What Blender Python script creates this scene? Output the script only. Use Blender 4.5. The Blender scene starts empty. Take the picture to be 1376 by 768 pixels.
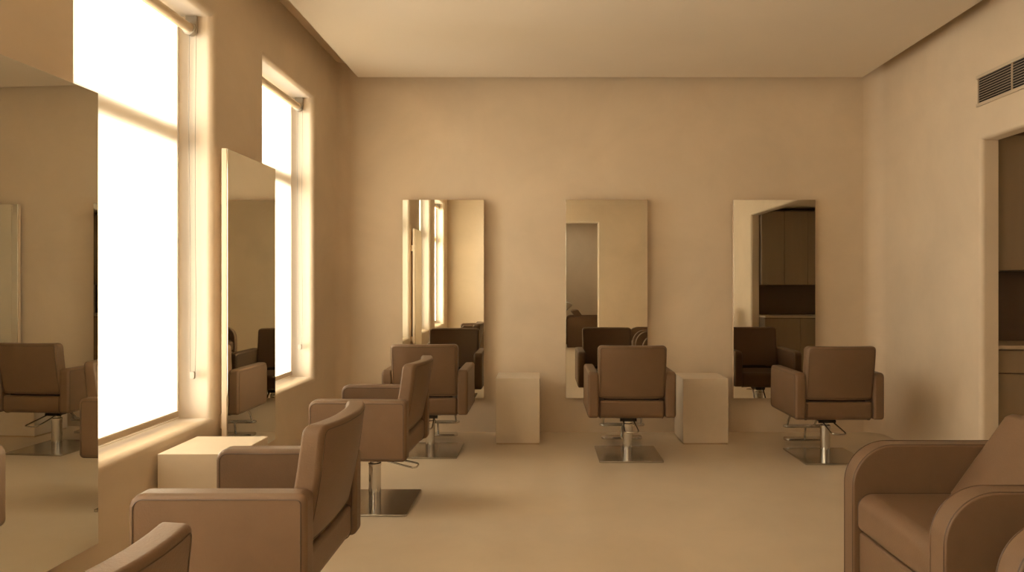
import bpy, bmesh, math
from math import radians, sin, cos, pi
from mathutils import Vector, Matrix

sc = bpy.context.scene
col = sc.collection

# ------------------------------------------------------------------ camera
EYE = 1.30
cam_d = bpy.data.cameras.new('camera')
cam_d.lens = 24.0
cam_d.sensor_width = 36.0
cam_d.shift_x = -41 / 1376
cam_d.shift_y = -4 / 1376
cam_d.clip_start = 0.02
cam = bpy.data.objects.new('camera', cam_d)
cam.location = (0, 0, EYE)
cam.rotation_euler = (radians(90), 0, 0)
col.objects.link(cam)
sc.camera = cam

# ------------------------------------------------------------------ light
SKY_W = 120.0                       # daylight per window
SKY_RGB = (1.0, 0.945, 0.85)
WIN = [(2.62, 3.695), (4.37, 5.32), (0.92, 1.90), (-0.62, 0.48)]       # left wall windows by depth; the last is added to brighten the room
WZ0, WZ1 = 0.57, 2.74
world = bpy.data.worlds.new('sky')
sc.world = world
world.use_nodes = True
world.node_tree.nodes['Background'].inputs[0].default_value = (1.0, 0.95, 0.88, 1)
world.node_tree.nodes['Background'].inputs[1].default_value = 2.0
for i, (a, b) in enumerate(WIN):
    ld = bpy.data.lights.new('daylight', 'AREA')
    ld.shape = 'RECTANGLE'
    ld.size = b - a - 0.05
    ld.size_y = WZ1 - WZ0 + 0.1
    ld.energy = SKY_W * (0.76, 0.76, 0.9, 2.2)[i]  # the added last window is strongest, as fill for the whole room
    ld.spread = radians(110)
    ld.color = SKY_RGB
    lo = bpy.data.objects.new('daylight', ld)
    lo.location = (-2.40, (a + b) / 2, (WZ0 + WZ1) / 2 + 0.05)
    lo.rotation_euler = (radians(90), 0, radians(-90))
    col.objects.link(lo)

sc.view_settings.view_transform = 'Standard'
sc.view_settings.look = 'None'
sc.view_settings.exposure = -0.05
sc.view_settings.gamma = 1.0
sc.view_settings.use_curve_mapping = False
sc.render.engine = 'CYCLES'
sc.cycles.max_bounces = 12
sc.cycles.diffuse_bounces = 7
sc.cycles.glossy_bounces = 6
sc.cycles.transmission_bounces = 6
sc.cycles.transparent_max_bounces = 8
sc.cycles.caustics_reflective = False
sc.cycles.caustics_refractive = False
sc.cycles.sample_clamp_indirect = 4.0
sc.cycles.use_denoising = True


# ------------------------------------------------------------------ materials
def mat(name, rgb, rough=0.5, metal=0.0, spec=0.5, mottle=0.0, mscale=1.5, bump=0.0, bscale=60.0,
        coat=0.0, aniso=None, stretch=None, rvar=0.0):
    m = bpy.data.materials.new(name)
    m.use_nodes = True
    nt = m.node_tree
    b = nt.nodes['Principled BSDF']
    b.inputs['Base Color'].default_value = (*rgb, 1)
    b.inputs['Roughness'].default_value = rough
    b.inputs['Metallic'].default_value = metal
    b.inputs['Specular IOR Level'].default_value = spec
    b.inputs['Coat Weight'].default_value = coat
    tc = nt.nodes.new('ShaderNodeTexCoord')
    src = tc.outputs['Object']
    if stretch:
        mp = nt.nodes.new('ShaderNodeMapping')
        mp.inputs['Scale'].default_value = stretch
        nt.links.new(src, mp.inputs['Vector'])
        src = mp.outputs['Vector']
    if mottle:
        n = nt.nodes.new('ShaderNodeTexNoise')
        n.inputs['Scale'].default_value = mscale
        n.inputs['Detail'].default_value = 8
        n.inputs['Roughness'].default_value = 0.62
        n.inputs['Distortion'].default_value = 0.4
        nt.links.new(src, n.inputs['Vector'])
        r = nt.nodes.new('ShaderNodeValToRGB')
        r.color_ramp.elements[0].position = 0.3
        r.color_ramp.elements[1].position = 0.7
        r.color_ramp.elements[0].color = (*[c * (1 - mottle) for c in rgb], 1)
        r.color_ramp.elements[1].color = (*[min(1, c * (1 + mottle)) for c in rgb], 1)
        nt.links.new(n.outputs['Fac'], r.inputs['Fac'])
        nt.links.new(r.outputs['Color'], b.inputs['Base Color'])
        if rvar:
            mr = nt.nodes.new('ShaderNodeMapRange')
            mr.inputs['To Min'].default_value = rough - rvar
            mr.inputs['To Max'].default_value = rough + rvar
            nt.links.new(n.outputs['Fac'], mr.inputs['Value'])
            nt.links.new(mr.outputs['Result'], b.inputs['Roughness'])
    if bump:
        n2 = nt.nodes.new('ShaderNodeTexNoise')
        n2.inputs['Scale'].default_value = bscale
        n2.inputs['Detail'].default_value = 5
        nt.links.new(src, n2.inputs['Vector'])
        bp = nt.nodes.new('ShaderNodeBump')
        bp.inputs['Strength'].default_value = bump
        bp.inputs['Distance'].default_value = 0.01
        nt.links.new(n2.outputs['Fac'], bp.inputs['Height'])
        nt.links.new(bp.outputs['Normal'], b.inputs['Normal'])
    return m


PLASTER = mat('limewash_plaster', (0.68, 0.575, 0.445), rough=0.85, spec=0.25, mottle=0.07, mscale=1.3, bump=0.10, bscale=14)
CEIL = mat('ceiling_paint', (0.75, 0.67, 0.56), rough=0.9, spec=0.2, mottle=0.02, mscale=1.0)
FLOORM = mat('microcement_floor', (0.64, 0.54, 0.41), rough=0.32, spec=0.45, mottle=0.07, mscale=1.6, rvar=0.07)
LEATHER = mat('taupe_leather', (0.160, 0.097, 0.056), rough=0.46, spec=0.38, mottle=0.05, mscale=9, bump=0.10, bscale=160)
PIPING = mat('leather_piping', (0.085, 0.050, 0.028), rough=0.5)
CHROME = mat('polished_chrome', (0.62, 0.60, 0.57), rough=0.12, metal=1.0)
STEEL = mat('brushed_steel', (0.52, 0.50, 0.46), rough=0.2, metal=1.0, mottle=0.08, mscale=6, stretch=(1, 30, 1))
DARKM = mat('dark_metal', (0.05, 0.045, 0.04), rough=0.35, metal=0.8)
MIRROR = mat('mirror_silver', (0.72, 0.705, 0.63), rough=0.006, metal=1.0)
MEDGE = mat('mirror_edge', (0.50, 0.38, 0.25), rough=0.4)
MFRAME = mat('mirror_backing', (0.60, 0.46, 0.32), rough=0.6)
BOXM = mat('sealed_box_plaster', (0.69, 0.60, 0.48), rough=0.6, spec=0.35, mottle=0.05, mscale=3)
WFRAME = mat('window_frame_paint', (0.88, 0.85, 0.79), rough=0.5)
BAR = mat('blind_bar', (0.42, 0.33, 0.23), rough=0.5)
ROLL = mat('blind_roller', (0.62, 0.50, 0.35), rough=0.55)
PLAST = mat('clear_plastic', (0.34, 0.29, 0.22), rough=0.3)
CAB = mat('cabinet_laminate', (0.25, 0.180, 0.110), rough=0.55, mottle=0.05, mscale=2, stretch=(6, 6, 0.6))
CABIN = mat('niche_lining', (0.13, 0.085, 0.05), rough=0.6)
STONE = mat('pale_worktop', (0.45, 0.36, 0.25), rough=0.35, mottle=0.05, mscale=4)
BRASS = mat('satin_brass', (0.75, 0.58, 0.33), rough=0.3, metal=1.0)
PORC = mat('porcelain', (0.82, 0.80, 0.76), rough=0.12, coat=0.4)
VENT = mat('vent_paint', (0.55, 0.46, 0.35), rough=0.5)
BLACK = mat('vent_cavity', (0.015, 0.012, 0.010), rough=0.9)


def glass_mat():
    m = bpy.data.materials.new('window_glass')
    m.use_nodes = True
    nt = m.node_tree
    nt.nodes.remove(nt.nodes['Principled BSDF'])
    out = nt.nodes['Material Output']
    t = nt.nodes.new('ShaderNodeBsdfTransparent')
    t.inputs[0].default_value = (0.95, 0.96, 0.95, 1)
    g = nt.nodes.new('ShaderNodeBsdfGlossy')
    g.inputs['Roughness'].default_value = 0.02
    mx = nt.nodes.new('ShaderNodeMixShader')
    mx.inputs[0].default_value = 0.06
    nt.links.new(t.outputs[0], mx.inputs[1])
    nt.links.new(g.outputs[0], mx.inputs[2])
    nt.links.new(mx.outputs[0], out.inputs[0])
    return m


def blind_mat():
    m = bpy.data.materials.new('sheer_blind_fabric')
    m.use_nodes = True
    nt = m.node_tree
    nt.nodes.remove(nt.nodes['Principled BSDF'])
    out = nt.nodes['Material Output']
    tl = nt.nodes.new('ShaderNodeBsdfTranslucent')
    tl.inputs[0].default_value = (0.86, 0.78, 0.66, 1)
    df = nt.nodes.new('ShaderNodeBsdfDiffuse')
    df.inputs[0].default_value = (0.80, 0.72, 0.60, 1)
    tr = nt.nodes.new('ShaderNodeBsdfTransparent')
    tr.inputs[0].default_value = (1, 0.97, 0.92, 1)
    a = nt.nodes.new('ShaderNodeMixShader')
    a.inputs[0].default_value = 0.25
    b = nt.nodes.new('ShaderNodeMixShader')
    b.inputs[0].default_value = 0.22
    nt.links.new(tl.outputs[0], a.inputs[1])
    nt.links.new(df.outputs[0], a.inputs[2])
    nt.links.new(a.outputs[0], b.inputs[1])
    nt.links.new(tr.outputs[0], b.inputs[2])
    nt.links.new(b.outputs[0], out.inputs[0])
    return m


GLASS = glass_mat()
BLIND = blind_mat()


# ------------------------------------------------------------------ mesh helpers
def rrect(a0, a1, b0, b1, r, n=6):
    """rounded rectangle outline; r = radius or 4 radii (a0b0, a1b0, a1b1, a0b1)"""
    if not isinstance(r, (tuple, list)):
        r = (r,) * 4
    cs = [((a0, b0), (1, 1), pi), ((a1, b0), (-1, 1), 1.5 * pi), ((a1, b1), (-1, -1), 0), ((a0, b1), (1, -1), 0.5 * pi)]
    pts = []
    for ((x, y), (sx, sy), st), rr in zip(cs, r):
        if rr <= 0:
            pts.append((x, y))
            continue
        k = n if rr < 0.08 else n * 3
        for i in range(k + 1):
            t = st + 0.5 * pi * i / k
            pts.append((x + sx * rr + rr * cos(t), y + sy * rr + rr * sin(t)))
    return pts


AX = {'x': lambda p, q, e: (e, p, q), 'y': lambda p, q, e: (p, e, q), 'z': lambda p, q, e: (p, q, e)}


class MB:
    """collects shapes into one mesh"""
    def __init__(self):
        self.v = []
        self.f = []

    def take(self, bm, mtx=None):
        bmesh.ops.recalc_face_normals(bm, faces=bm.faces)
        base = len(self.v)
        bm.verts.index_update()
        for v in bm.verts:
            c = mtx @ v.co if mtx is not None else v.co
            self.v.append(tuple(c))
        for f in bm.faces:
            self.f.append([base + v.index for v in f.verts])
        bm.free()
        return self

    def prism(self, prof, axis, e0, e1, bevel=0.0, seg=3, cuts=None, deform=None, mtx=None):
        bm = bmesh.new()
        A = [bm.verts.new(AX[axis](p, q, e0)) for p, q in prof]
        B = [bm.verts.new(AX[axis](p, q, e1)) for p, q in prof]
        fa = bm.faces.new(A)
        fb = bm.faces.new(list(reversed(B)))
        n = len(prof)
        for i in range(n):
            bm.faces.new((A[i], B[i], B[(i + 1) % n], A[(i + 1) % n]))
        bmesh.ops.recalc_face_normals(bm, faces=bm.faces)
        if bevel:
            ed = list(set(list(fa.edges) + list(fb.edges)))
            bmesh.ops.bevel(bm, geom=ed, offset=bevel, segments=seg, profile=0.5, affect='EDGES', clamp_overlap=True)
        if cuts:
            for ax, vals in cuts:
                no = Vector((ax == 'x', ax == 'y', ax == 'z'))
                for val in vals:
                    bmesh.ops.bisect_plane(bm, geom=bm.verts[:] + bm.edges[:] + bm.faces[:], plane_co=no * val, plane_no=no)
        if deform:
            for v in bm.verts:
                v.co = Vector(deform(*v.co))
        return self.take(bm, mtx)

    def box(self, x0, x1, y0, y1, z0, z1, bevel=0.0, seg=2, mtx=None):
        bm = bmesh.new()
        bmesh.ops.create_cube(bm, size=1.0)
        for v in bm.verts:
            v.co = Vector(((x0 + x1) / 2 + v.co.x * (x1 - x0), (y0 + y1) / 2 + v.co.y * (y1 - y0), (z0 + z1) / 2 + v.co.z * (z1 - z0)))
        if bevel:
            bmesh.ops.bevel(bm, geom=bm.edges[:], offset=bevel, segments=seg, profile=0.5, affect='EDGES', clamp_overlap=True)
        return self.take(bm, mtx)

    def lathe(self, prof, cx=0, cy=0, n=32, mtx=None):
        bm = bmesh.new()
        rings = []
        for r, z in prof:
            if r <= 1e-6:
                rings.append([bm.verts.new((cx, cy, z))])
            else:
                rings.append([bm.verts.new((cx + r * cos(2 * pi * i / n), cy + r * sin(2 * pi * i / n), z)) for i in range(n)])
        for a, b in zip(rings[:-1], rings[1:]):
            for i in range(n):
                j = (i + 1) % n
                if len(a) == 1 and len(b) == 1:
                    continue
                if len(a) == 1:
                    bm.faces.new((a[0], b[i], b[j]))
                elif len(b) == 1:
                    bm.faces.new((a[i], a[j], b[0]))
                else:
                    bm.faces.new((a[i], a[j], b[j], b[i]))
        for rg in (rings[0], rings[-1]):
            if len(rg) > 1:
                bm.faces.new(rg)
        return self.take(bm, mtx)

    def tube(self, pts, r, closed=False, n=8, mtx=None):
        bm = bmesh.new()
        P = [Vector(p) for p in pts]
        m = len(P)
        rings = []
        up = None
        for i in range(m):
            if closed:
                t = (P[(i + 1) % m] - P[i - 1])
            else:
                t = P[min(i + 1, m - 1)] - P[max(i - 1, 0)]
            t.normalize()
            if up is None:
                up = Vector((0, 0, 1)) if abs(t.z) < 0.9 else Vector((1, 0, 0))
            a = (up - t * up.dot(t)).normalized()
            up = a
            b = t.cross(a)
            rings.append([bm.verts.new(P[i] + (a * cos(2 * pi * k / n) + b * sin(2 * pi * k / n)) * r) for k in range(n)])
        for i in range(m if closed else m - 1):
            A, B = rings[i], rings[(i + 1) % m]
            for k in range(n):
                bm.faces.new((A[k], A[(k + 1) % n], B[(k + 1) % n], B[k]))
        if not closed:
            bm.faces.new(rings[0])
            bm.faces.new(rings[-1])
        return self.take(bm, mtx)

    def build(self, name, material, parent=None, smooth=True, angle=50):
        me = bpy.data.meshes.new(name)
        me.from_pydata(self.v, [], self.f)
        me.materials.append(material)
        if smooth:
            me.polygons.foreach_set('use_smooth', [True] * len(me.polygons))
            me.set_sharp_from_angle(angle=radians(angle))
        me.update()
        o = bpy.data.objects.new(name, me)
        col.objects.link(o)
        if parent is not None:
            o.parent = parent
        if smooth:
            w = o.modifiers.new('normals', 'WEIGHTED_NORMAL')
            w.keep_sharp = True
        return o


def thing(name, label, cat, loc=(0, 0, 0), rz=0.0, group=None, kind=None):
    o = bpy.data.objects.new(name, None)
    o.empty_display_size = 0.1
    o.location = loc
    o.rotation_euler = (0, 0, rz)
    col.objects.link(o)
    if label:
        o['label'] = label
    if cat:
        o['category'] = cat
    if group:
        o['group'] = group
    if kind:
        o['kind'] = kind
    return o


def dup(root, loc, rz, label, group=None):
    r = root.copy()
    col.objects.link(r)
    r.location = loc
    r.rotation_euler = (0, 0, rz)
    r['label'] = label
    if group:
        r['group'] = group
    for ch in list(root.children):
        c = ch.copy()
        col.objects.link(c)
        c.parent = r
        for g in list(ch.children):
            d = g.copy()
            col.objects.link(d)
            d.parent = c
    return r


def struct(o):
    o['kind'] = 'structure'
    return o


def smoothpath(pts, n=6):
    """Catmull-Rom through points"""
    P = [Vector(p) for p in pts]
    out = []
    for i in range(len(P) - 1):
        p0, p1, p2, p3 = P[max(i - 1, 0)], P[i], P[i + 1], P[min(i + 2, len(P) - 1)]
        for k in range(n):
            t = k / n
            out.append(0.5 * ((2 * p1) + (p2 - p0) * t + (2 * p0 - 5 * p1 + 4 * p2 - p3) * t * t + (3 * p1 - p0 - 3 * p2 + p3) * t ** 3))
    out.append(P[-1])
    return out


# ------------------------------------------------------------------ room shell
XL, XR, YB, YR = -1.781, 2.93, 5.96, -1.0
HC, HP = 3.21, 3.05           # upper ceiling, underside of the dropped panel


def wall(name, u0, u1, v0, v1, holes, mp, d0, d1, bevel=0.035, material=None):
    us = sorted({u0, u1} | {h[0] for h in holes} | {h[1] for h in holes})
    vs = sorted({v0, v1} | {h[2] for h in holes} | {h[3] for h in holes})
    bm = bmesh.new()
    F = {(i, j): bm.verts.new(mp(u, v, d0)) for i, u in enumerate(us) for j, v in enumerate(vs)}
    Bk = {(i, j): bm.verts.new(mp(u, v, d1)) for i, u in enumerate(us) for j, v in enumerate(vs)}

    def solid(i, j):
        if i < 0 or j < 0 or i >= len(us) - 1 or j >= len(vs) - 1:
            return False
        cu, cv = (us[i] + us[i + 1]) / 2, (vs[j] + vs[j + 1]) / 2
        return not any(h[0] < cu < h[1] and h[2] < cv < h[3] for h in holes)
    rim = []
    for i in range(len(us) - 1):
        for j in range(len(vs) - 1):
            if not solid(i, j):
                continue
            bm.faces.new((F[i, j], F[i + 1, j], F[i + 1, j + 1], F[i, j + 1]))
            bm.faces.new((Bk[i, j + 1], Bk[i + 1, j + 1], Bk[i + 1, j], Bk[i, j]))
            for (di, dj, p, q) in ((0, -1, (i, j), (i + 1, j)), (0, 1, (i, j + 1), (i + 1, j + 1)), (-1, 0, (i, j), (i, j + 1)), (1, 0, (i + 1, j), (i + 1, j + 1))):
                if not solid(i + di, j + dj):
                    bm.faces.new((F[p], F[q], Bk[q], Bk[p]))
                    outer = not (0 <= i + di < len(us) - 1 and 0 <= j + dj < len(vs) - 1)
                    if not outer:
                        rim.append((F[p], F[q]))
    for v in list(bm.verts):
        if not v.link_faces:
            bm.verts.remove(v)
    bmesh.ops.recalc_face_normals(bm, faces=bm.faces)
    if bevel and rim:
        ed = [bm.edges.get(e) for e in rim]
        bmesh.ops.bevel(bm, geom=[e for e in ed if e], offset=bevel, segments=6, profile=0.5, affect='EDGES', clamp_overlap=False)
    return struct(MB().take(bm).build(name, material or PLASTER))


holes = [(a, b, WZ0, WZ1) for a, b in WIN]
wall('wall_left', YR, YB + 0.15, 0, HC, holes, lambda u, v, d: (d, u, v), XL, -2.04, bevel=0.04)
wall('wall_back', XL, XR, 0, HC, [], lambda u, v, d: (u, d, v), YB, YB + 0.15)
wall('wall_right', YR, YB + 0.15, 0, HC, [(2.17, 4.56, 0, 2.255)], lambda u, v, d: (d, u, v), XR, 3.045, bevel=0.03)
wall('wall_rear', XL, XR, 0, HC, [(-0.30, 1.04, 0, 2.43)], lambda u, v, d: (u, d, v), YR, YR - 0.15, bevel=0.03)
struct(MB().box(-2.04, 4.35, -3.4, 6.11, -0.12, 0.0).build('floor', FLOORM, smooth=False))
struct(MB().box(-2.04, 3.045, YR - 0.15, 6.11, HC, HC + 0.12).build('ceiling', PLASTER, smooth=False))
cp = struct(MB().box(-1.571, 2.724, -0.85, 5.81, HP, HP + 0.05).box(-1.2, 2.35, -0.5, 5.4, HP + 0.05, HC).build('ceiling_panel', CEIL, smooth=False))


# soft plaster coves in the two far corners
def cove(name, cx, cy, sx, sy, r, z0, z1):
    """concave fillet in the corner (cx, cy); sx, sy point into the room"""
    n = 8
    prof = [(cx - sx * 0.02, cy - sy * 0.02), (cx + sx * r, cy - sy * 0.02)]
    for i in range(n + 1):
        t = 0.5 * pi * i / n
        prof.append((cx + sx * (r - r * sin(t)), cy + sy * (r - r * cos(t))))
    prof.append((cx - sx * 0.02, cy + sy * r))
    return struct(MB().prism(prof, 'z', z0, z1).build(name, PLASTER))


cove('trim_1', XR, YB, -1, -1, 0.13, 0, HC)
cove('trim_2', XL, YB, 1, -1, 0.10, 0, HC)

# room behind the camera, seen through the opening in the rear wall
struct(MB().box(-1.0, -0.88, -3.3, -1.15, 0, 2.75).build('wall_rear_room_left', PLASTER, smooth=False))
struct(MB().box(2.6, 2.72, -3.3, -1.15, 0, 2.75).build('wall_rear_room_right', PLASTER, smooth=False))
struct(MB().box(-1.0, 2.72, -3.42, -3.3, 0, 2.75).build('wall_rear_room_end', PLASTER, smooth=False))
struct(MB().box(-1.0, 2.72, -3.42, -1.15, 2.75, 2.87).build('ceiling_rear_room', CEIL, smooth=False))
# alcove off the right wall
struct(MB().box(4.05, 4.17, 1.78, 5.12, 0, 2.45).build('wall_alcove_right', PLASTER, smooth=False))
struct(MB().box(3.045, 4.17, 5.0, 5.12, 0, 2.45).build('wall_alcove_far', PLASTER, smooth=False))
struct(MB().box(3.045, 4.17, 1.78, 1.90, 0, 2.45).build('wall_alcove_near', PLASTER, smooth=False))
struct(MB().box(3.045, 4.17, 1.78, 5.12, 2.36, 2.48).build('ceiling_alcove', PLASTER, smooth=False))


# ------------------------------------------------------------------ windows and blinds
def window(k, y0, y1):
    w = bpy.data.objects.new('window_%d' % k, None)
    col.objects.link(w)
    struct(w)
    w.location = (-1.99, (y0 + y1) / 2, WZ0)
    H = WZ1 - WZ0
    hw = (y1 - y0) / 2
    m = MB()
    m.box(-0.03, 0.025, -hw, -hw + 0.05, 0, H, 0.004)
    m.box(-0.03, 0.025, hw - 0.05, hw, 0, H, 0.004)
    m.box(-0.03, 0.025, -hw + 0.05, hw - 0.05, 0, 0.05, 0.004)
    m.box(-0.03, 0.025, -hw + 0.05, hw - 0.05, H - 0.05, H, 0.004)
    m.build('window_frame', WFRAME, w)
    MB().box(-0.04, 0.03, -hw + 0.05, hw - 0.05, 1.455, 1.565, 0.004).build('transom', WFRAME, w)
    MB().box(-0.004, 0.004, -hw + 0.05, hw - 0.05, 0.05, 1.455).build('pane', GLASS, w, smooth=False)
    MB().box(-0.004, 0.004, -hw + 0.05, hw - 0.05, 1.565, H - 0.05).build('pane', GLASS, w, smooth=False)


def roller_blind(y0, y1, label):
    t = thing('roller_blind', label, 'blind', (-1.895, (y0 + y1) / 2, 2.665), group='roller blinds in the left wall windows')
    hw = (y1 - y0) / 2
    MB().lathe([(0.0, -hw + 0.028), (0.026, -hw + 0.028), (0.026, hw - 0.028), (0.0, hw - 0.028)], n=24,
               mtx=Matrix.Rotation(radians(-90), 4, 'X')).build('roller', ROLL, t)
    zb = 0.612 - 2.665
    MB().box(-0.0275, -0.0260, -hw + 0.10, hw - 0.10, zb + 0.01, 0.0).build('fabric', BLIND, t, smooth=False)
    MB().prism(rrect(-0.035, -0.018, zb - 0.016, zb + 0.016, 0.006), 'y', -hw + 0.10, hw - 0.10, 0.002).build('bottom_bar', BAR, t)
    for s in (-1, 1):
        m = MB()
        m.prism(rrect(-0.030, 0.032, -0.034, 0.076, (0.03, 0.03, 0.004, 0.004)), 'y', s * (hw - 0.006) - 0.006, s * (hw - 0.006) + 0.006, 0.002)
        m.lathe([(0, -0.012), (0.035, -0.012), (0.035, 0.012), (0, 0.012)], n=24,
                mtx=Matrix.Translation((0, s * (hw - 0.026), 0)) @ Matrix.Rotation(radians(90), 4, 'X'))
        m.build('bracket', PLAST, t)
    yc = hw - 0.026
    zc = 0.83 - 2.665
    pts = [(0.036, yc, 0.0)] + [(0.036 - 0.006 * sin(k * 0.6), yc, -0.3 * k) for k in range(1, 6)] + [(0.03, yc, zc)]
    pts += [(0.018, yc, zc - 0.02), (0.004, yc, zc)] + [(0.0 + 0.004 * sin(k), yc, zc + 0.3 * k) for k in range(1, 6)] + [(0.0, yc, -0.03)]
    ch = MB().tube(smoothpath(pts, 5), 0.0022, n=6).build('pull_chain', PLAST, t)
    MB().prism(rrect(0.006, 0.030, zc - 0.045, zc - 0.004, 0.008), 'y', yc - 0.008, yc + 0.008, 0.003).build('chain_weight', PLAST, ch)
    return t


for k, (a, b) in enumerate(WIN):
    window(k + 1, a, b)
BL = ['wide bright roller blind with hanging chain, in the window next to the large front mirror',
      'bright roller blind in the far window nearest the back wall',
      'roller blind in the window behind the large front mirror, beyond the frame',
      'roller blind in the window added for fill light level with the camera, out of direct view']
for (a, b), lb in zip(WIN, BL):
    roller_blind(a + 0.004, b - 0.004, lb)

# ------------------------------------------------------------------ ventilation grille, right wall
vy0, vy1, vz0, vz1 = 3.25, 4.577, 2.503, 2.668
v = thing('air_vent', 'long louvred air vent grille high on the right wall above the doorway', 'vent', (XR, (vy0 + vy1) / 2, vz0))
L2 = (vy1 - vy0) / 2
VH = vz1 - vz0
m = MB()
m.box(-0.012, 0.0, -L2 - 0.022, L2 + 0.022, -0.022, 0.0, 0.002)
m.box(-0.012, 0.0, -L2 - 0.022, L2 + 0.022, VH, VH + 0.022, 0.002)
m.box(-0.012, 0.0, -L2 - 0.022, -L2, 0, VH, 0.002)
m.box(-0.012, 0.0, L2, L2 + 0.006, 0, VH, 0.002)
m.build('vent_frame', VENT, v)
MB().box(-0.002, 0.0, -L2, L2, 0, VH).build('backing', BLACK, v, smooth=False)
for k in range(9):
    z = VH * (k + 0.9) / 9.8
    mt = Matrix.Translation((-0.0065, 0, z)) @ Matrix.Rotation(radians(-14), 4, 'Y')
    MB().box(-0.0040, 0.0040, -L2, L2, -0.0013, 0.0013, mtx=mt).build('slat', VENT, v, smooth=False)
for k in range(3):
    y = L2 - 0.327 * (k + 1)
    MB().box(-0.012, -0.002, y - 0.0022, y + 0.0022, 0, VH).build('divider', VENT, v, smooth=False)


# ------------------------------------------------------------------ mirrors
def wall_mirror(label, loc, rz, w, h, group, first=[None]):
    """local: glass faces -y, back towards +y; origin at bottom centre of the glass face"""
    t = thing('wall_mirror', label, 'mirror', loc, rz, group)
    MB().box(-w / 2 + 0.002, w / 2 - 0.002, 0.0, 0.006, 0.002, h - 0.002, 0.0012, 2).build('mirror_glass', MIRROR, t)
    MB().box(-w / 2, w / 2, 0.006, 0.034, 0, h, 0.002).build('mirror_backing', MFRAME, t)
    MB().box(-w / 2 + 0.06, w / 2 - 0.06, 0.034, 0.070, h - 0.30, h - 0.22).build('wall_bracket', MEDGE, t)
    MB().box(-w / 2 + 0.06, w / 2 - 0.06, 0.034, 0.070, 0.20, 0.28).build('wall_bracket', MEDGE, t)
    return t


F = 24 / 36 * 1376
YM = YB - 0.070
zt = EYE + 112 * YM / F
zb = EYE - 155 * YM / F
for (p0, p1, lb) in ((540.5, 650.5, 'tall frameless mirror on the back wall beside the far window, behind the leftmost back-row chair'),
                     (760, 870.5, 'tall frameless mirror on the back wall between the two box tables'),
                     (985.5, 1096, 'tall frameless mirror on the back wall nearest the doorway, reflecting the alcove')):
    x0, x1 = (p0 - 729) / F * YM, (p1 - 729) / F * YM
    wall_mirror(lb, ((x0 + x1) / 2, YM, zb), 0, x1 - x0, zt - zb, 'tall frameless mirrors on the back wall')
# two on the left wall; local -y must face +x: rotate by +90
XM = -1.711
TILT = radians(2.6)
t1 = wall_mirror('large frameless mirror on the left wall, nearest the camera, cut by the photo edge',
                 (XM - 0.0115, 2.305, 0.297), radians(90) - TILT, 0.645, 1.735, 'tall frameless mirrors on the left wall')
t2 = wall_mirror('tall frameless mirror on the left wall between the two windows',
                 (XM, 4.043, 0.297), radians(90), 0.665, 1.735, 'tall frameless mirrors on the left wall')


# ------------------------------------------------------------------ box tables
def box_table(label, x, y, w=0.36, d=0.36, h=0.53, rz=0.0):
    t = thing('box_table', label, 'side table', (x, y, 0), rz, 'plaster box side tables')
    MB().box(-w / 2, w / 2, -d / 2, d / 2, 0.012, h, 0.004, 3).build('box_body', BOXM, t)
    MB().box(-w / 2 + 0.006, w / 2 - 0.006, -d / 2 + 0.006, d / 2 - 0.006, 0.0, 0.013).build('plinth', MEDGE, t, smooth=False)
    return t


box_table('beige plaster box table at the back wall between the left and middle mirrors', -0.20, 5.68, 0.355, 0.36, 0.533)
box_table('beige plaster box table at the back wall between the middle and right mirrors', 1.315, 5.68, 0.366, 0.36, 0.53)
box_table('pale box table against the left wall under the tall mirror between the windows', -1.575, 3.29, 0.36, 0.36, 0.522)


# ------------------------------------------------------------------ salon chair
def back_def(x, y, z):
    """leaning, gently wrapping backrest: z runs 0..0.395 from its lower edge"""
    t = max(0.0, min(1.0, z / 0.395))
    yc = -0.198 - 0.082 * t - 0.008 * sin(pi * t)
    th = 1.0 - 0.15 * t
    wrap = 0.045 * ((abs(x) / 0.2425) ** 2.2) - 0.020
    return (x * (1.0 + 0.02 * t), yc + y * th + wrap * (0.3 + 0.7 * t), 0.462 + z)


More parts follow.
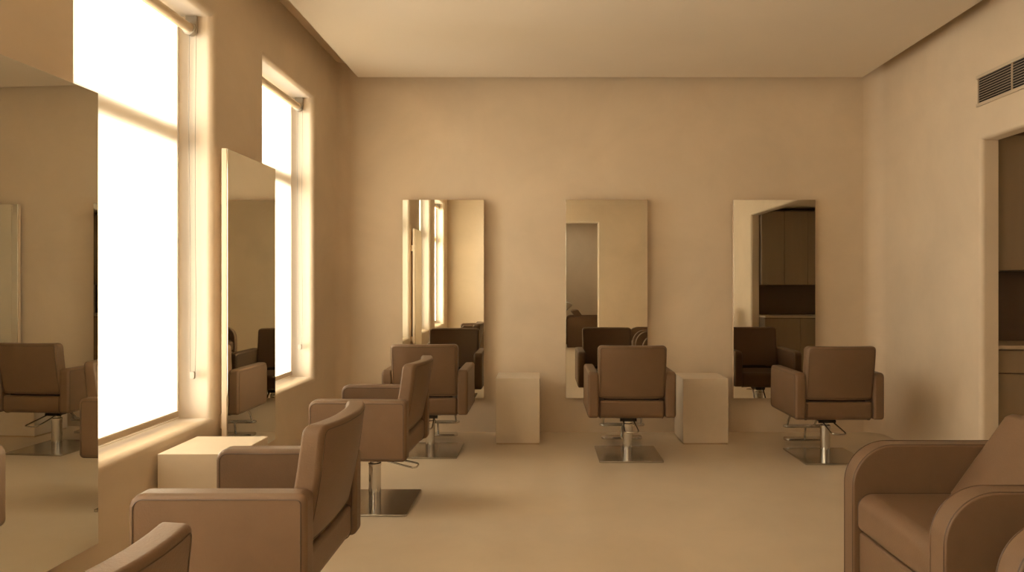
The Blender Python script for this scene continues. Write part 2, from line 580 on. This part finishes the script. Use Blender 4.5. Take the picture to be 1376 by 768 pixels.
def salon_chair(label, loc, rz, group, body_rz=0.0):
    """local: sitter faces +y"""
    t = thing('salon_chair', label, 'chair', loc, rz, group)
    R = Matrix.Rotation(body_rz, 4, 'Z')
    # base
    MB().prism(rrect(-0.235, 0.235, -0.235, 0.235, 0.012, 4), 'z', 0.0, 0.014, 0.003, 2).build('base_plate', STEEL, t)
    MB().lathe([(0.0, 0.012), (0.036, 0.012), (0.036, 0.225),
                (0.038, 0.228), (0.038, 0.240), (0.028, 0.244), (0.028, 0.30), (0.0, 0.30)], n=36).build('column', CHROME, t, angle=35)
    m = MB()
    m.box(-0.10, 0.10, -0.11, 0.13, 0.298, 0.320, 0.003, mtx=R)
    m.box(-0.045, 0.045, -0.05, 0.05, 0.262, 0.298, 0.006, mtx=R)
    m.lathe([(0, -0.062), (0.012, -0.062), (0.012, 0.062), (0, 0.062)], n=14, mtx=R @ Matrix.Translation((0, -0.035, 0.272)) @ Matrix.Rotation(radians(90), 4, 'Y'))
    m.build('seat_mechanism', DARKM, t)
    lv = [(-0.036, -0.03, 0.278), (-0.042, -0.10, 0.258), (-0.050, -0.215, 0.232), (-0.044, -0.245, 0.226), (-0.02, -0.255, 0.224),
          (0.02, -0.255, 0.224), (0.044, -0.245, 0.226), (0.050, -0.215, 0.232), (0.042, -0.10, 0.258), (0.036, -0.03, 0.278)]
    MB().tube(smoothpath(lv, 4), 0.0055, n=8, mtx=R).build('pump_lever', CHROME, t)
    # seat
    prof = rrect(-0.245, 0.255, 0.318, 0.452, (0.045, 0.03, 0.035, 0.018), 6)
    seat = MB().prism(prof, 'x', -0.2385, 0.2385, 0.014, 4, mtx=R).build('seat', LEATHER, t)
    lp = [(x, y, z) for (y, z) in rrect(-0.247, 0.257, 0.316, 0.454, (0.045, 0.03, 0.035, 0.018), 4) for x in (0.226,)]
    MB().tube(lp, 0.0022, closed=True, n=6, mtx=R).build('piping', PIPING, seat)
    MB().tube([(-a, b, c) for a, b, c in lp], 0.0022, closed=True, n=6, mtx=R).build('piping', PIPING, seat)
    # arms
    for s in (-1, 1):
        a, b = (0.241, 0.316) if s > 0 else (-0.316, -0.241)
        arm = MB().prism(rrect(-0.262, 0.282, 0.326, 0.660, (0.025, 0.030, 0.045, 0.030), 5), 'x', a, b, 0.017, 5, mtx=R).build('armrest', LEATHER, t)
        for x in (a, b):
            MB().tube([(x, y, z) for y, z in rrect(-0.2450, 0.2650, 0.3430, 0.6430, (0.010, 0.015, 0.030, 0.015), 5)], 0.0022, closed=True, n=6, mtx=R).build('piping', PIPING, arm)
    # backrest
    bp = rrect(-0.2425, 0.2425, 0.0, 0.390, (0.030, 0.030, 0.030, 0.030), 6)
    back = MB().prism(bp, 'y', -0.041, 0.041, 0.017, 5, cuts=[('x', [i * 0.0346 for i in range(-6, 7)]), ('z', [0.04 + i * 0.045 for i in range(8)])],
                      deform=back_def, mtx=R).build('backrest', LEATHER, t)
    for yy in (-0.0408, 0.0408):
        loop = []
        rr = rrect(-0.2255, 0.2255, 0.017, 0.373, 0.016, 6)
        for i in range(len(rr)):
            p, q = rr[i], rr[(i + 1) % len(rr)]
            k = max(1, int(math.dist(p, q) / 0.03))
            for j in range(k):
                loop.append((p[0] + (q[0] - p[0]) * j / k, p[1] + (q[1] - p[1]) * j / k))
        MB().tube([back_def(x, yy, z) for x, z in loop], 0.0022, closed=True, n=6, mtx=R).build('piping', PIPING, back)
    MB().box(-0.20, 0.20, -0.215, -0.165, 0.44, 0.482, 0.006, mtx=R).build('back_bracket', DARKM, t)
    # footrest
    m = MB()
    for s in (-1, 1):
        m.tube(smoothpath([(s * 0.135, 0.17, 0.318), (s * 0.140, 0.255, 0.300), (s * 0.150, 0.330, 0.225), (s * 0.155, 0.360, 0.150)], 5), 0.008, n=8, mtx=R)
    ov = rrect(-0.175, 0.175, 0.345, 0.405, 0.029, 6)
    m.tube([(x, y, 0.152) for x, y in ov], 0.009, closed=True, n=8, mtx=R)
    m.tube([(0.0, 0.38, 0.15), (0.0, 0.40, 0.05)], 0.009, n=8, mtx=R)
    m.prism(rrect(-0.165, 0.165, 0.355, 0.445, 0.03, 6), 'z', 0.034, 0.054, 0.004, 2, mtx=R)
    m.tube([(0.0, 0.355, 0.152), (0.0, 0.20, 0.20), (0.0, 0.09, 0.305)], 0.008, n=8, mtx=R)
    m.build('footrest', CHROME, t)
    return t


GB = 'taupe salon chairs facing the back wall mirrors'
GS = 'taupe salon chairs facing the left wall'
c0 = salon_chair('taupe salon chair facing the middle back mirror, between the two back-wall box tables', (0.645, 5.17, 0), 0, GB)
dup(c0, (-0.868, 5.28, 0), 0, 'taupe salon chair facing the back wall mirror closest to the far window', GB)
dup(c0, (2.115, 5.11, 0), 0, 'taupe salon chair facing the back wall mirror nearest the doorway, at the right', GB)
# left row: plates stay square to the room, bodies swivelled
salon_chair('taupe salon chair facing the tall mirror between the two windows', (-0.99, 4.03, 0), radians(90), GS, body_rz=radians(-2))
salon_chair('large taupe salon chair in the left foreground beside the pale box table', (-0.978, 2.385, 0), radians(90), GS, body_rz=radians(0))
salon_chair('taupe salon chair in the bottom left corner, only its backrest top showing', (-0.985, 1.10, 0), radians(90), GS, body_rz=radians(-9))


# ------------------------------------------------------------------ backwash lounge units
def wash_unit(label, loc, rz, group):
    """local: sitter faces -x, origin on the floor below the front edge of the arms"""
    t = thing('backwash_chair', label, 'armchair', loc, rz, group)
    prof = rrect(0.0, 0.86, 0.0, 0.622, (0.02, 0.02, 0.10, 0.175), 6)
    for s in (-1, 1):
        a, b = (0.280, 0.370) if s > 0 else (-0.370, -0.280)
        arm = MB().prism(prof, 'y', a, b, 0.008, 3).build('armrest', LEATHER, t)
        for y in (a + 0.007, b - 0.007):
            MB().tube([(x, y, z) for x, z in rrect(0.0, 0.86, 0.0, 0.622, (0.02, 0.02, 0.10, 0.175), 6)], 0.0025, closed=True, n=6).build('piping', PIPING, arm)
    sp = rrect(0.012, 0.56, 0.265, 0.425, (0.035, 0.02, 0.02, 0.062), 8)
    seat = MB().prism(sp, 'y', -0.277, 0.277, 0.018, 4).build('seat_cushion', LEATHER, t)
    for y in (-0.264, 0.264):
        MB().tube([(x, y, z) for x, z in rrect(0.0115, 0.56, 0.2645, 0.4255, (0.035, 0.02, 0.02, 0.062), 6)], 0.0022, closed=True, n=6).build('piping', PIPING, seat)
    MB().prism(rrect(0.022, 0.10, 0.03, 0.262, 0.012, 4), 'y', -0.276, 0.276, 0.008, 3).build('leg_panel', LEATHER, t)
    MB().box(0.10, 0.80, -0.276, 0.276, 0.02, 0.262, 0.004).build('under_frame', LEATHER, t)
    bk = [(0.385, 0.41), (0.47, 0.385), (0.76, 0.69), (0.765, 0.722), (0.735, 0.745), (0.655, 0.757), (0.625, 0.745)]
    back = MB().prism(bk, 'y', -0.276, 0.276, 0.016, 4).build('backrest', LEATHER, t)
    # bowl on its column behind the chair
    MB().lathe([(0.0, 0.0), (0.15, 0.0), (0.15, 0.02), (0.085, 0.05), (0.075, 0.60), (0.11, 0.70), (0.0, 0.70)], cx=1.02, n=32).build('bowl_column', PORC, t)
    bm = bmesh.new()
    n = 40
    rings = []
    for (rx, ry, z, dx) in ((0.0, 0.0, 0.70, 0.02), (0.12, 0.13, 0.70, 0.02), (0.20, 0.20, 0.77, 0.01), (0.245, 0.245, 0.875, 0.0), (0.255, 0.25, 0.905, 0),
                            (0.24, 0.235, 0.91, 0), (0.215, 0.215, 0.87, 0.0), (0.17, 0.17, 0.79, 0.01), (0.05, 0.05, 0.75, 0.02), (0.0, 0.0, 0.75, 0.02)):
        if rx == 0:
            rings.append([bm.verts.new((1.0 + dx, 0, z))])
        else:
            rg = []
            for i in range(n):
                a = 2 * pi * i / n
                dip = 0.055 * max(0, -cos(a)) ** 6 if z > 0.85 else 0
                rise = 0.05 * max(0, cos(a)) if z > 0.85 else 0
                rg.append(bm.verts.new((1.0 + dx + rx * cos(a), ry * sin(a), z - dip + rise)))
            rings.append(rg)
    for A, B in zip(rings[:-1], rings[1:]):
        for i in range(n):
            j = (i + 1) % n
            if len(A) == 1:
                bm.faces.new((A[0], B[i], B[j]))
            elif len(B) == 1:
                bm.faces.new((A[i], A[j], B[0]))
            else:
                bm.faces.new((A[i], A[j], B[j], B[i]))
    MB().take(bm).build('wash_bowl', PORC, t, angle=70)
    m = MB()
    m.lathe([(0, 0.90), (0.018, 0.90), (0.018, 0.97), (0, 0.97)], cx=1.235, n=16)
    m.tube(smoothpath([(1.235, 0, 0.955), (1.20, 0, 0.995), (1.12, 0, 0.985), (1.10, 0, 0.96)], 5), 0.009, n=8)
    m.build('tap', CHROME, t)
    return t


GW = 'lounge style backwash chairs'
w0 = wash_unit('taupe round-armed lounge chair at the right front, its whole seat in view', (1.30, 2.575, 0), 0, GW)
dup(w0, (1.305, 1.60, 0), 0, 'taupe round-armed lounge chair in the bottom right corner, only an arm tip showing', GW)
dup(w0, (1.35, -2.35, 0), radians(180), 'taupe lounge chair with wash bowl, seen only in the middle back mirror', GW)


# ------------------------------------------------------------------ alcove cabinets
def cabinet(name, label, cat, loc, rz, w, h, z0, d, fronts, knobs=True, group=None):
    """local: fronts face -y. fronts = list of (kind, x0, x1, z0, z1)"""
    t = thing(name, label, cat, loc, rz, group)
    MB().box(-w / 2, w / 2, 0.020, d, z0, z0 + h, 0.002).build('cabinet_body', CABIN, t, smooth=False)
    for kind, x0, x1, a, b in fronts:
        f = MB().box(x0 + 0.002, x1 - 0.002, 0.0, 0.019, a + 0.002, b - 0.002, 0.0015).build(kind, CAB, t)
        if knobs:
            kx = x1 - 0.06 if kind == 'door' and x0 < 0 else (x0 + 0.06 if kind == 'door' else (x0 + x1) / 2)
            kz = b - 0.045
            MB().lathe([(0, 0), (0.006, 0), (0.006, 0.014), (0.013, 0.018), (0.013, 0.026), (0, 0.028)], n=16,
                       mtx=Matrix.Translation((kx, 0, kz)) @ Matrix.Rotation(radians(90), 4, 'X')).build('knob', BRASS, f)
    return t


CW = 0.98
cx = 3.055 + CW / 2
half = CW / 2
cabinet('wall_cabinet', 'dark brown wall cabinet above the niche, seen through the doorway', 'cabinet', (cx, 4.62, 0), 0, CW, 0.94, 1.39, 0.36,
        [('door', -half, -half + 0.33, 1.385, 2.30), ('door', -half + 0.33, -half + 0.66, 1.385, 2.30), ('door', -half + 0.66, half, 1.385, 2.30)], knobs=False)
bc = cabinet('base_cabinet', 'dark brown base cabinet with drawers under the pale worktop inside the doorway', 'cabinet', (cx, 4.62, 0), 0, CW, 0.77, 0.08, 0.36,
             [('drawer', -half, 0, 0.69, 0.845), ('drawer', 0, half, 0.69, 0.845), ('door', -half, 0, 0.09, 0.685), ('door', 0, half, 0.09, 0.685)])
MB().box(-half, half, 0.05, 0.34, 0.0, 0.08).build('plinth', CABIN, bc, smooth=False)
wt = MB().box(cx - half, cx + half, 4.60, 4.99, 0.852, 0.878, 0.003).build('worktop', STONE)
wt['label'] = 'pale slab worktop on the base cabinet inside the doorway'
wt['category'] = 'worktop'
bp = MB().box(cx - half, cx + half, 4.975, 4.995, 0.88, 1.385).build('splashback', CABIN, smooth=False)
bp['label'] = 'dark splashback panel between worktop and wall cabinet inside the doorway'
bp['category'] = 'panel'
# near end of the alcove, seen in the right mirror
cabinet('wall_cabinet', 'dark brown wall cabinet visible only as a reflection in the right back mirror', 'cabinet', (cx, 2.26, 0), radians(180), CW, 1.02, 1.28, 0.345,
        [('door', -half, -half + 0.33, 1.275, 2.30), ('door', -half + 0.33, -half + 0.66, 1.275, 2.30), ('door', -half + 0.66, half, 1.275, 2.30)], knobs=False)
bc2 = cabinet('base_cabinet', 'pale fronted base cabinet visible only as a reflection in the right back mirror', 'cabinet', (cx, 2.40, 0), radians(180), CW, 0.74, 0.08, 0.48,
              [('door', -half, 0, 0.09, 0.81), ('door', 0, half, 0.09, 0.81)], knobs=False)
MB().box(-half, half, 0.05, 0.46, 0.0, 0.08).build('plinth', CABIN, bc2, smooth=False)
wt = MB().box(cx - half, cx + half, 1.91, 2.42, 0.822, 0.848, 0.003).build('worktop', STONE)
wt['label'] = 'pale worktop on the cabinet reflected in the right back mirror'
wt['category'] = 'worktop'
bp = MB().box(cx - half, cx + half, 1.902, 1.925, 0.85, 1.275).build('splashback', CABIN, smooth=False)
bp['label'] = 'dark splashback panel reflected below the cabinet in the right back mirror'
bp['category'] = 'panel'


# ------------------------------------------------------------------ fill light added in the rear room to brighten its mirror view
lm = bpy.data.materials.new('fill_diffuser')
lm.use_nodes = True
lb = lm.node_tree.nodes['Principled BSDF']
lb.inputs['Emission Color'].default_value = (1.0, 0.86, 0.66, 1)
lb.inputs['Emission Strength'].default_value = 9.0
cl = thing('added_fill_light', 'square fill light added on the ceiling of the room behind the rear opening', 'fill light', (0.6, -2.2, 2.75))
MB().box(-0.36, 0.36, -0.36, 0.36, -0.05, 0.0, 0.004).build('fill_frame', WFRAME, cl)
MB().box(-0.34, 0.34, -0.34, 0.34, -0.056, -0.05).build('diffuser', lm, cl, smooth=False)
